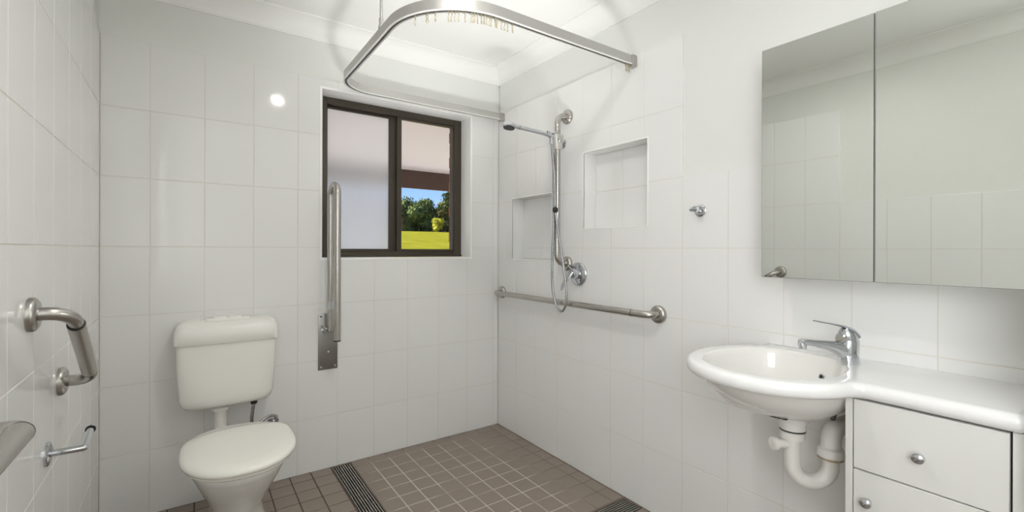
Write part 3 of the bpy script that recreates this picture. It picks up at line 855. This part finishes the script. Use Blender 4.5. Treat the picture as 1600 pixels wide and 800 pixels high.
tube('arm', fillet([(0.0141, -0.901, 0.639), (0.0875, -0.899, 0.638), (0.0855, -0.800, 0.656)], [0, 0.003, 0], 3), 0.0085, M_CHROME, t, 18)
lathe('end_cap', [(0, 0), (0.0115, 0), (0.0125, 0.002), (0.0115, 0.004), (0, 0.004)], M_CHROME, t, (0.0855, -0.800, 0.656), (0.0, 1, 0.2))
tube('cap_ring', [(0.0855, -0.802, 0.6556), (0.0855, -0.800, 0.656)], 0.0120, M_DARK, t, 18)
keep_local(t)

# fold-up rail beside the toilet
t = thing('fold_up_grab_rail', 'folded up double stainless support rail on a wall plate', 'grab rail', (0.915, 0, 0.68))
box('wall_plate', (0.866, 0.965, -0.006, 0.0, 0.530, 0.830), M_STONE, t, 0.0022)
for x, z in ((0.880, 0.815), (0.951, 0.815), (0.880, 0.546), (0.951, 0.546), (0.917, 0.625)):
    lathe('screw_head', [(0, 0), (0.006, 0), (0.005, 0.003), (0, 0.003)], M_CHROME, t, (x, -0.006, z), (0, -1, 0), 14)
ya, yb, zt = -0.060, -0.175, 1.505
tube('rail_loop', fillet([(0.915, ya, 0.745), (0.915, ya, zt), (0.921, yb, zt), (0.921, yb, 0.714)], [0, 0.056, 0.056, 0], 14), 0.0165, M_STEEL, t, 22)
tube('rail_end_cap', [(0.921, yb, 0.714), (0.921, yb, 0.708)], 0.0172, M_DARK, t, 22)
tube('brace', [(0.915, ya, 0.90), (0.915, ya, 0.86)], 0.0178, M_CHROME, t, 22)
tube('hinge_barrel', [(0.882, -0.052, 0.752), (0.944, -0.052, 0.752)], 0.0125, M_CHROME, t, 20)
for x in (0.884, 0.940):
    box('hinge_lug', (x-0.004, x+0.004, -0.068, -0.006, 0.735, 0.770), M_STONE, t, 0.002)
lathe('hinge_bolt', [(0, 0), (0.010, 0), (0.010, 0.008), (0, 0.010)], M_CHROME, t, (0.880, -0.052, 0.752), (-1, 0, 0), 16)
keep_local(t)

# robe hook
t = thing('robe_hook', 'small chrome robe hook on the tiled wall left of the mirror', 'hook', (W, -1.494, 1.335))
flange((W, -1.494, 1.335), (-1, 0, 0), 0.025, M_CHROME, t, 'wall_plate', 0.009)
tube('peg', fillet([(W-0.005, -1.494, 1.332), (W-0.038, -1.494, 1.332), (W-0.044, -1.494, 1.350)], [0, 0.006, 0], 4), 0.0075, M_CHROME, t, 14)
tube('peg_bar', [(W-0.042, -1.476, 1.338), (W-0.042, -1.508, 1.338)], 0.0085, M_CHROME, t, 14)
keep_local(t)

# ---------------------------------------------------------------- toilet
t = thing('toilet', 'white toilet with plastic cistern and closed lid under the window wall', 'toilet', (0.455, -0.35, 0))
def rrect(cx, y0, y1, hw, z, e=5.0, n=56):
    cy, b = (y0+y1)/2, (y1-y0)/2
    return superell(cx, cy, hw, b, e, z, n)
CX = 0.455
bm = bmesh.new()
loft(bm, [rrect(CX, -0.135, -0.02, 0.138, 0.464, 4), rrect(CX, -0.155, -0.006, 0.162, 0.470, 4.5), rrect(CX, -0.166, -0.004, 0.175, 0.486, 5), rrect(CX, -0.172, -0.003, 0.183, 0.515, 6),
          rrect(CX, -0.180, -0.003, 0.191, 0.66, 7), rrect(CX, -0.183, -0.003, 0.194, 0.757, 7)])
ci = new_obj('cistern', bm, M_PLASTIC, t, smooth=True, angle=math.radians(60))
bm = bmesh.new()
loft(bm, [rrect(CX, -0.186, -0.002, 0.196, 0.755, 7), rrect(CX, -0.190, -0.002, 0.201, 0.758, 7), rrect(CX, -0.190, -0.002, 0.201, 0.800, 7), rrect(CX, -0.186, -0.002, 0.198, 0.822, 6),
          rrect(CX, -0.176, -0.003, 0.190, 0.840, 6), rrect(CX, -0.150, -0.005, 0.172, 0.851, 5), rrect(CX, -0.11, -0.02, 0.12, 0.854, 4)])
cl = new_obj('cistern_lid', bm, M_PLASTIC, t, smooth=True, angle=math.radians(60))
bm = bmesh.new(); loft(bm, [rrect(CX, -0.135, -0.035, 0.090, 0.850, 6), rrect(CX, -0.133, -0.037, 0.088, 0.858, 6), rrect(CX, -0.130, -0.04, 0.084, 0.860, 6)])
new_obj('flush_plate', bm, M_PLASTIC, cl, smooth=True)
for s in (-1, 1):
    bm = bmesh.new(); loft(bm, [rrect(CX + s*0.03, -0.11, -0.06, 0.026, 0.859, 3, 24), rrect(CX + s*0.03, -0.108, -0.062, 0.024, 0.864, 3, 24)])
    new_obj('flush_button', bm, M_PLASTIC, cl, smooth=True)
# flush pipe and supply
PX, PY = 0.428, -0.095
tube('flush_pipe', fillet([(PX, PY, 0.470), (PX, PY, 0.330), (PX, -0.22, 0.330)], [0, 0.05, 0], 8), 0.0235, M_PVC, t, 22)
lathe('flush_nut', [(0, 0), (0.036, 0), (0.038, 0.006), (0.036, 0.014), (0.028, 0.020), (0, 0.020)], M_PVC, t, (PX, PY, 0.438), n=8)
tube('supply_hose', smooth_path([(0.560, -0.11, 0.470), (0.560, -0.11, 0.45), (0.556, -0.108, 0.42), (0.552, -0.10, 0.36), (0.57, -0.07, 0.31), (0.62, -0.045, 0.31), (0.655, -0.03, 0.31)], 6), 0.0075, M_HOSE, t, 12)
lathe('hose_coupling', [(0, 0), (0.014, 0), (0.014, 0.022), (0, 0.022)], M_DARK, t, (0.560, -0.11, 0.446), n=8)
tube('stop_valve', [(0.655, 0, 0.31), (0.655, -0.05, 0.31)], 0.011, M_CHROME, t, 14)
lathe('valve_rose', [(0, 0), (0.026, 0), (0.024, 0.006), (0.0, 0.010)], M_CHROME, t, (0.655, 0, 0.31), (0, -1, 0))
tube('waste_bend', smooth_path([(0.56, -0.12, 0.315), (0.580, -0.11, 0.345), (0.625, -0.09, 0.365), (0.660, -0.06, 0.350), (0.668, -0.02, 0.325)], 5), 0.007, M_HOSE, t, 12)
# pan
SXc = 0.474
def dshape(hw, yb, yf, z, sq=2.3, n=56, bw=0.76):
    """egg outline: blunt at the back (yb), round at the front (yf)"""
    out = []; yc = yb - (yb - yf) * 0.46
    for k in range(n):
        a = 2*PI*k/n; c, s = math.cos(a), math.sin(a)
        x = hw * math.copysign(abs(c)**(2/2.25), c)
        if s >= 0:
            y = yc + (yb - yc) * abs(s)**(2/4.2); x = hw * math.copysign(abs(c)**(2/2.6), c)
            x *= 1 - (1-bw) * (abs(s)**3)
        else: y = yc - (yc - yf) * abs(s)**(2/2.1)
        out.append((SXc + x, y, z))
    return out
bm = bmesh.new()
loft(bm, [dshape(0.118, -0.22, -0.60, 0.0), dshape(0.116, -0.22, -0.595, 0.03), dshape(0.102, -0.22, -0.575, 0.06), dshape(0.092, -0.22, -0.560, 0.12), dshape(0.098, -0.21, -0.590, 0.18),
          dshape(0.126, -0.21, -0.655, 0.25), dshape(0.152, -0.205, -0.715, 0.315), dshape(0.168, -0.20, -0.752, 0.362), dshape(0.173, -0.20, -0.766, 0.386), dshape(0.170, -0.20, -0.762, 0.392)])
new_obj('pan', bm, M_CERAMIC, t, smooth=True, angle=math.radians(70))
bm = bmesh.new()
loft(bm, [dshape(0.176, -0.345, -0.776, 0.393), dshape(0.181, -0.343, -0.781, 0.397), dshape(0.181, -0.343, -0.781, 0.403), dshape(0.178, -0.345, -0.778, 0.406)])
new_obj('seat', bm, M_SEAT, t, smooth=True, angle=math.radians(60))
bm = bmesh.new()
loft(bm, [dshape(0.182, -0.340, -0.782, 0.4055), dshape(0.188, -0.336, -0.789, 0.408), dshape(0.191, -0.334, -0.792, 0.416), dshape(0.190, -0.335, -0.791, 0.423), dshape(0.184, -0.340, -0.784, 0.430),
          dshape(0.172, -0.350, -0.772, 0.4345), dshape(0.14, -0.38, -0.735, 0.4375), dshape(0.07, -0.45, -0.65, 0.439)])
ld = new_obj('lid', bm, M_SEAT, t, smooth=True, angle=math.radians(60))
for s in (-1, 1): tube('hinge', [(SXc + s*0.075 - 0.022, -0.330, 0.412), (SXc + s*0.075 + 0.022, -0.330, 0.412)], 0.011, M_SEAT, t, 16)
keep_local(t)

# ---------------------------------------------------------------- vanity
BZ = 0.845
t = thing('washbasin', 'glossy white vanity top moulded in one with an oval basin', 'washbasin', (1.80, -2.0, BZ))
BCX, BCY = 1.758, -1.900; BA, BB = 0.260, 0.236
XB = W - 0.001; XF = 1.688
# outer outline (counter-clockwise seen from above): far wall point -> round the bowl -> front edge -> near end -> wall
out = []
n = 60
def bowl(a): return Vector((BCX + BA*math.copysign(abs(math.cos(a))**(2/2.15), math.cos(a)), BCY + BB*math.copysign(abs(math.sin(a))**(2/2.15), math.sin(a))))
a0, a1 = math.radians(38), math.radians(243)
raw = [Vector((XB, -1.765))]
for k in range(n+1): raw.append(bowl(a0 + (a1-a0)*k/n))
last = raw[-1]
# concave blend from bowl to straight front edge
P0, P1, P2, P3 = last, last + Vector((0.026, -0.012)), Vector((XF + 0.004, -2.118)), Vector((XF, -2.165))
for k in range(1, 9):
    s_ = k/8; raw.append(P0*(1-s_)**3 + P1*3*s_*(1-s_)**2 + P2*3*s_*s_*(1-s_) + P3*s_**3)
raw += [Vector((XF, -2.28)), Vector((XF, -2.395)), Vector((XF + 0.004, -2.408)), Vector((XF + 0.016, -2.413)), Vector((XB, -2.413))]
OUT = raw; NO = len(OUT)
def offs(poly, d):
    res = []
    for i, p in enumerate(poly):
        if p.x > XB - 1e-4: res.append(p.copy()); continue
        a, b = poly[i-1], poly[(i+1) % len(poly)]
        tt = (b - a).normalized(); nn = Vector((-tt.y, tt.x))    # points inward for CCW
        res.append(p + nn*d)
    return res
def hole(s, dz, n=56): return [Vector((1.742 + 0.205*s*math.copysign(abs(math.cos(2*PI*k/n))**(2/2.2), math.cos(2*PI*k/n)), -1.897 + 0.180*s*math.copysign(abs(math.sin(2*PI*k/n))**(2/2.2), math.sin(2*PI*k/n)), BZ + dz)) for k in range(n)]
bm = bmesh.new()
R = 0.016; TH = 0.040
rings = []
for (ins, z) in [(0.016, 0), (0.008, -0.0022), (0.0025, -0.0075), (0, -0.015), (0, -0.024), (0.003, -0.032), (0.010, -0.0385), (0.02, -TH)]:
    rings.append([bm.verts.new((q.x, q.y, BZ + z)) for q in offs(OUT, ins)])
for a, b in zip(rings, rings[1:]):
    for k in range(NO): bm.faces.new((a[k], a[(k+1) % NO], b[(k+1) % NO], b[k]))
hb = [bm.verts.new(v) for v in hole(1.03, -TH)]
hbe = [bm.edges.new((hb[k], hb[(k+1) % 56])) for k in range(56)]
bot_e = [bm.edges.get((rings[-1][k], rings[-1][(k+1) % NO])) for k in range(NO)]
bmesh.ops.triangle_fill(bm, edges=bot_e + hbe, use_beauty=True)
top_e = [bm.edges.get((rings[0][k], rings[0][(k+1) % NO])) for k in range(NO)]
hr = [bm.verts.new(v) for v in hole(1.0, 0)]
he = [bm.edges.new((hr[k], hr[(k+1) % 56])) for k in range(56)]
bmesh.ops.triangle_fill(bm, edges=top_e + he, use_beauty=True)
new_obj('counter', bm, M_TOP, t, smooth=True, angle=math.radians(50))
bm = bmesh.new()
prof = [(1.0, 0), (0.985, -0.0015), (0.965, -0.007), (0.945, -0.020), (0.90, -0.055), (0.82, -0.090), (0.68, -0.118), (0.48, -0.134), (0.25, -0.142), (0.10, -0.145)]
loft(bm, [hole(s, z) for s, z in prof], cap0=False, cap1=True)
# the inside is seen from above
bw = new_obj('bowl', bm, M_CERAMIC, t, smooth=True, angle=math.radians(60))
def shell(sx, sy, cx, cy, z, n=56): return [(cx + sx*math.cos(2*PI*k/n), cy + sy*math.sin(2*PI*k/n), z) for k in range(n)]
bm = bmesh.new()
loft(bm, [shell(0.236, 0.212, BCX, BCY, BZ-0.034), shell(0.230, 0.205, BCX+0.003, BCY, BZ-0.046), shell(0.212, 0.190, BCX+0.01, BCY, BZ-0.075), shell(0.182, 0.165, BCX+0.018, BCY-0.005, BZ-0.107),
          shell(0.135, 0.125, BCX+0.026, BCY-0.01, BZ-0.135), shell(0.085, 0.085, BCX+0.03, BCY-0.026, BZ-0.150), shell(0.044, 0.044, BCX+0.03, BCY-0.035, BZ-0.156), shell(0.040, 0.040, BCX+0.03, BCY-0.035, BZ-0.175)], cap0=False)
new_obj('bowl_underside', bm, M_CERAMIC, t, smooth=True, angle=math.radians(60))
# overflow, waste, little print under the bowl
ovp = Vector((1.9113, -1.965, 0.7862)); oax = Vector((-0.83, 0.36, 0.42))
lathe('overflow_ring', [(0.006, -0.004), (0.010, -0.004), (0.0105, 0.002), (0.006, 0.003)], M_CHROME, t, ovp, oax, 20, ring=True)
lathe('overflow_hole', [(0, -0.003), (0.0065, -0.003), (0.0065, 0.0012), (0, 0.0012)], M_DARK, t, ovp, oax, 20)
bm = bmesh.new()
PA, PB = Vector((1.6405, -1.9425, 0.7162)), Vector((1.6672, -1.9725, 0.7098)); PN = Vector((-0.435, -0.20, -0.878)).normalized()
pt = (PB - PA).normalized(); pu = PN.cross(pt).normalized()
for f0, f1, h0, h1 in ((0.0, 0.10, 0, .5), (0.14, 0.20, 0, 1), (0.24, 0.36, -.3, .3), (0.40, 0.45, 0, 1), (0.49, 0.62, -.2, .4), (0.66, 0.72, 0, 1), (0.76, 0.98, -.4, .2), (0.80, 1.0, 1.6, 2.2)):
    q = [PA.lerp(PB, f) + pu*h*0.0035 + PN*e_ for e_ in (0.0030, 0.0002) for f, h in ((f0, h0), (f1, h0), (f1, h1), (f0, h1))]
    v = [bm.verts.new(p) for p in q]
    for fc in ((0,1,2,3),(7,6,5,4),(0,4,5,1),(1,5,6,2),(2,6,7,3),(3,7,4,0)): bm.faces.new([v[i] for i in fc])
new_obj('maker_print', bm, M_PRINT, t)
lathe('waste_plug', [(0, 0), (0.022, 0), (0.020, 0.004), (0, 0.006)], M_CHROME, t, (BCX-0.005, BCY, BZ-0.145))
keep_local(t)

# tap
t = thing('basin_tap', 'chrome single lever mixer tap on the vanity top', 'tap', (1.895, -2.04, BZ))
TB = Vector((1.895, -2.040, BZ)); tip = Vector((1.792, -1.958, BZ + 0.062)); dr_ = Vector((tip.x - TB.x, tip.y - TB.y, 0)).normalized(); sd = Vector((-dr_.y, dr_.x, 0))
def sect(c, a, b, n=18, tilt=0.0):
    """vertical-ish section across the spout: a = half width, b = half height"""
    u_ = (Vector((0, 0, 1)) - dr_*tilt).normalized()
    return [c + sd*a*math.cos(2*PI*k/n) + u_*b*math.sin(2*PI*k/n) for k in range(n)]
def hor(c, a, b, n=24):
    return [c + dr_*a*math.cos(2*PI*k/n) + sd*b*math.sin(2*PI*k/n) for k in range(n)]
bm = bmesh.new()
loft(bm, [hor(TB, 0.0265, 0.0245), hor(TB + Vector((0,0,0.004)), 0.0275, 0.0255), hor(TB + Vector((0,0,0.03)) + dr_*0.001, 0.0275, 0.0240), hor(TB + Vector((0,0,0.062)) - dr_*0.001, 0.027, 0.0235), hor(TB + Vector((0,0,0.070)) - dr_*0.002, 0.0255, 0.0225)])
new_obj('tap_body', bm, M_CHROME, t, smooth=True)
bm = bmesh.new()
SP = [(0.000, 0.036, 0.022, 0.030), (0.022, 0.040, 0.020, 0.026), (0.040, 0.048, 0.017, 0.018), (0.065, 0.054, 0.0145, 0.013), (0.10, 0.0585, 0.012, 0.0100), (0.128, 0.062, 0.0115, 0.0090)]
loft(bm, [sect(TB + dr_*d_ + Vector((0, 0, h_)), a_, b_, tilt=0.1) for d_, h_, a_, b_ in SP])
new_obj('spout', bm, M_CHROME, t, smooth=True)
tipc = TB + dr_*0.130 + Vector((0, 0, 0.062))
lathe('aerator', [(0, -0.017), (0.0105, -0.017), (0.0115, -0.004), (0.0118, 0.006), (0.009, 0.0105), (0, 0.012)], M_CHROME, t, tipc + Vector((0, 0, -0.003)), (0, 0, 1), 20)
hd = TB + Vector((0, 0, 0.070))
bm = bmesh.new()
loft(bm, [hor(hd, 0.0255, 0.0225), hor(hd + Vector((0,0,0.012)) + dr_*0.001, 0.0262, 0.0225), hor(hd + Vector((0,0,0.024)) + dr_*0.004, 0.0225, 0.020), hor(hd + Vector((0,0,0.033)) + dr_*0.008, 0.013, 0.013)])
new_obj('handle_dome', bm, M_CHROME, t, smooth=True)
lathe('cartridge_collar', [(0, 0), (0.019, 0), (0.019, 0.006), (0.015, 0.009), (0, 0.009)], M_STEEL, t, hd + dr_*0.018 + Vector((0,0,0.006)), dr_ + Vector((0,0,0.5)), 20)
bm = bmesh.new()
LV = [(-0.022, 0.014, 0.019, 0.0100), (-0.006, 0.030, 0.020, 0.0065), (0.020, 0.040, 0.017, 0.0042), (0.050, 0.046, 0.013, 0.0030), (0.075, 0.050, 0.0105, 0.0025), (0.094, 0.0535, 0.009, 0.0028), (0.098, 0.054, 0.006, 0.002)]
loft(bm, [sect(hd + dr_*d_ + Vector((0, 0, h_)), a_, b_, tilt=-0.1) for d_, h_, a_, b_ in LV])
new_obj('lever', bm, M_CHROME, t, smooth=True)
lathe('temperature_dot', [(0, 0), (0.004, 0), (0.003, 0.002), (0, 0.002)], M_BLUE, t, hd + dr_*0.0235 + sd*0.004 + Vector((0,0,0.020)), dr_, 12)
keep_local(t)

# trap and hoses below the bowl
DX, DY = BCX + 0.030, BCY - 0.035
t = thing('basin_trap', 'white plastic U bend waste trap below the basin', 'pipe', (DX, DY, 0.6))
UX, UY = DX + 0.075, DY - 0.072
lathe('tailpiece_nut', [(0, 0), (0.034, 0), (0.036, 0.004), (0.036, 0.022), (0.032, 0.028), (0, 0.028)], M_PVC, t, (DX, DY, 0.646), n=28)
lathe('rubber_washer', [(0, 0), (0.0345, 0), (0.0345, 0.004), (0, 0.004)], M_DARK, t, (DX, DY, 0.642), n=28)
lathe('trap_nut', [(0, 0), (0.032, 0), (0.034, 0.02), (0.030, 0.024), (0, 0.024)], M_PVC, t, (DX, DY, 0.618), n=24)
pth = fillet([(DX, DY, 0.645), (DX, DY, 0.492), (UX, UY, 0.492), (UX, UY, 0.595)], [0, 0.052, 0.052, 0], 12)
tube('u_bend', pth, 0.0215, M_PVC, t, 24)
lathe('outlet_nut', [(0, 0), (0.031, 0), (0.036, 0.006), (0.033, 0.026), (0.027, 0.032), (0, 0.032)], M_PVC, t, (UX, UY, 0.568), n=12)
lathe('outlet_washer', [(0, 0), (0.033, 0), (0.033, 0.003), (0, 0.003)], mat('tan_washer', (0.42, 0.31, 0.19), 0.7), t, (UX, UY, 0.5655), n=24)
tube('outlet_pipe', fillet([(UX, UY, 0.595), (UX, UY, 0.650), (W, UY - 0.02, 0.650)], [0, 0.035, 0], 10), 0.026, M_PVC, t, 24)
lathe('wall_collar', [(0, 0), (0.048, 0), (0.046, 0.008), (0.03, 0.012), (0, 0.012)], M_PVC, t, (W, UY - 0.02, 0.650), (-1, 0, 0), 28)
tube('cleanout_stub', [(DX, DY, 0.600), (DX - 0.048, DY + 0.030, 0.603)], 0.013, M_PVC, t, 16)
lathe('cleanout_cap', [(0, 0), (0.019, 0), (0.019, 0.012), (0.015, 0.015), (0, 0.015)], M_PVC, t, (DX - 0.042, DY + 0.026, 0.6025), (-0.85, 0.52, 0.05), 14)
keep_local(t)
t = thing('tap_supply', 'braided tap hoses and isolating valves behind the waste trap', 'hose', (1.95, -2.04, 0.65))
tube('flexible_hose', smooth_path([(1.890, -2.035, 0.800), (1.880, -2.020, 0.72), (1.885, -2.005, 0.672), (1.925, -2.015, 0.642), (1.965, -2.050, 0.650), (1.985, -2.075, 0.675)], 7), 0.0065, mat('dark_braided_hose', (0.16, 0.16, 0.17), 0.4, 0.8), t, 12)
tube('flexible_hose', smooth_path([(1.900, -2.045, 0.800), (1.905, -2.050, 0.74), (1.925, -2.070, 0.69), (1.960, -2.080, 0.66), (1.985, -2.085, 0.64)], 7), 0.0065, M_HOSE, t, 12)
for z in (0.675, 0.640, 0.56):
    tube('isolating_valve', [(W, -2.078, z), (W-0.045, -2.078, z)], 0.009, M_CHROME, t, 14)
    lathe('valve_rose', [(0, 0), (0.022, 0), (0.02, 0.005), (0, 0.008)], M_CHROME, t, (W, -2.078, z), (-1, 0, 0), 20)
keep_local(t)

# cabinet
t = thing('vanity_cabinet', 'white laminate vanity cabinet with one drawer and doors below', 'cabinet', (1.85, -2.25, 0.0))
CT = 0.805; CF = 1.712; CY0, CY1 = -2.098, -2.416
box('side_panel', (CF-0.012, W, CY0-0.016, CY0, 0.10, CT), M_CAB, t, 0.001, 1)
box('side_panel', (CF-0.012, W, CY1, -2.389, 0.10, CT), M_CAB, t, 0.001, 1)
box('carcass', (CF+0.010, W, -2.400, CY0-0.016, 0.10, CT-0.005), M_CAB, t)
box('kickboard', (CF+0.05, W, CY1, CY0, 0.0, 0.10), M_CAB, t)
box('shadow_gap', (CF+0.004, CF+0.012, -2.400, CY0-0.016, 0.12, CT-0.002), M_DARK, t)
dw = box('drawer_front', (CF-0.014, CF+0.004, -2.385, -2.1165, 0.628, CT-0.004), M_CAB, t, 0.0012, 1)
def knob(parent, y, z):
    lathe('knob', [(0, 0), (0.006, 0), (0.006, 0.010), (0.0115, 0.014), (0.0125, 0.019), (0.0115, 0.024), (0.007, 0.0275), (0, 0.0285)], M_CHROME, parent, (CF-0.014, y, z), (-1, 0, 0), 22)
knob(dw, -2.246, 0.703)
dd = box('door', (CF-0.014, CF+0.004, -2.385, -2.1165, 0.115, 0.625), M_CAB, t, 0.0012, 1)
knob(dd, -2.148, 0.556)
keep_local(t)

# ---------------------------------------------------------------- mirror cabinet
XM = 1.875
t = thing('mirror_cabinet', 'frameless two door mirror cabinet on the wall above the vanity', 'mirror', (XM, -2.1, 1.09))
MZ0, MZ1 = 1.088, 1.836
box('carcass', (XM+0.006, W, -2.412, -1.808, MZ0+0.002, MZ1-0.002), M_CAB, t)
doors = []
for y1, y0 in ((-1.802, -2.1035), (-2.1085, -2.412)):
    d_ = box('mirror_door', (XM, XM+0.004, y0, y1, MZ0, MZ1), M_MIRROR, t); doors.append((d_, (y0+y1)/2))
    e = 0.0012
    box('glass_edge', (XM+0.0004, XM+0.005, y0-e if y0 < -2.2 else y0-e, y0, MZ0, MZ1), M_MEDGE, d_)
    box('glass_edge', (XM+0.0008, XM+0.005, y1, y1+0.0007, MZ0, MZ1), M_MEDGE, d_)
    box('glass_edge', (XM+0.0008, XM+0.005, y0, y1, MZ0-0.0007, MZ0), M_MEDGE, d_)
    box('glass_edge', (XM+0.0008, XM+0.005, y0, y1, MZ1, MZ1+0.0007), M_MEDGE, d_)
keep_local(t)
# the left door stands very slightly ajar
d_, yc = doors[0]
th = 0.011
piv = Vector((XM, yc, 0)) - t.location
piv.z = 0
R_ = Matrix.Translation(Vector((piv.x, piv.y, 0))) @ Matrix.Rotation(th, 4, 'Z') @ Matrix.Translation(-Vector((piv.x, piv.y, 0)))
d_.matrix_local = R_ @ Matrix.Translation(d_.location)
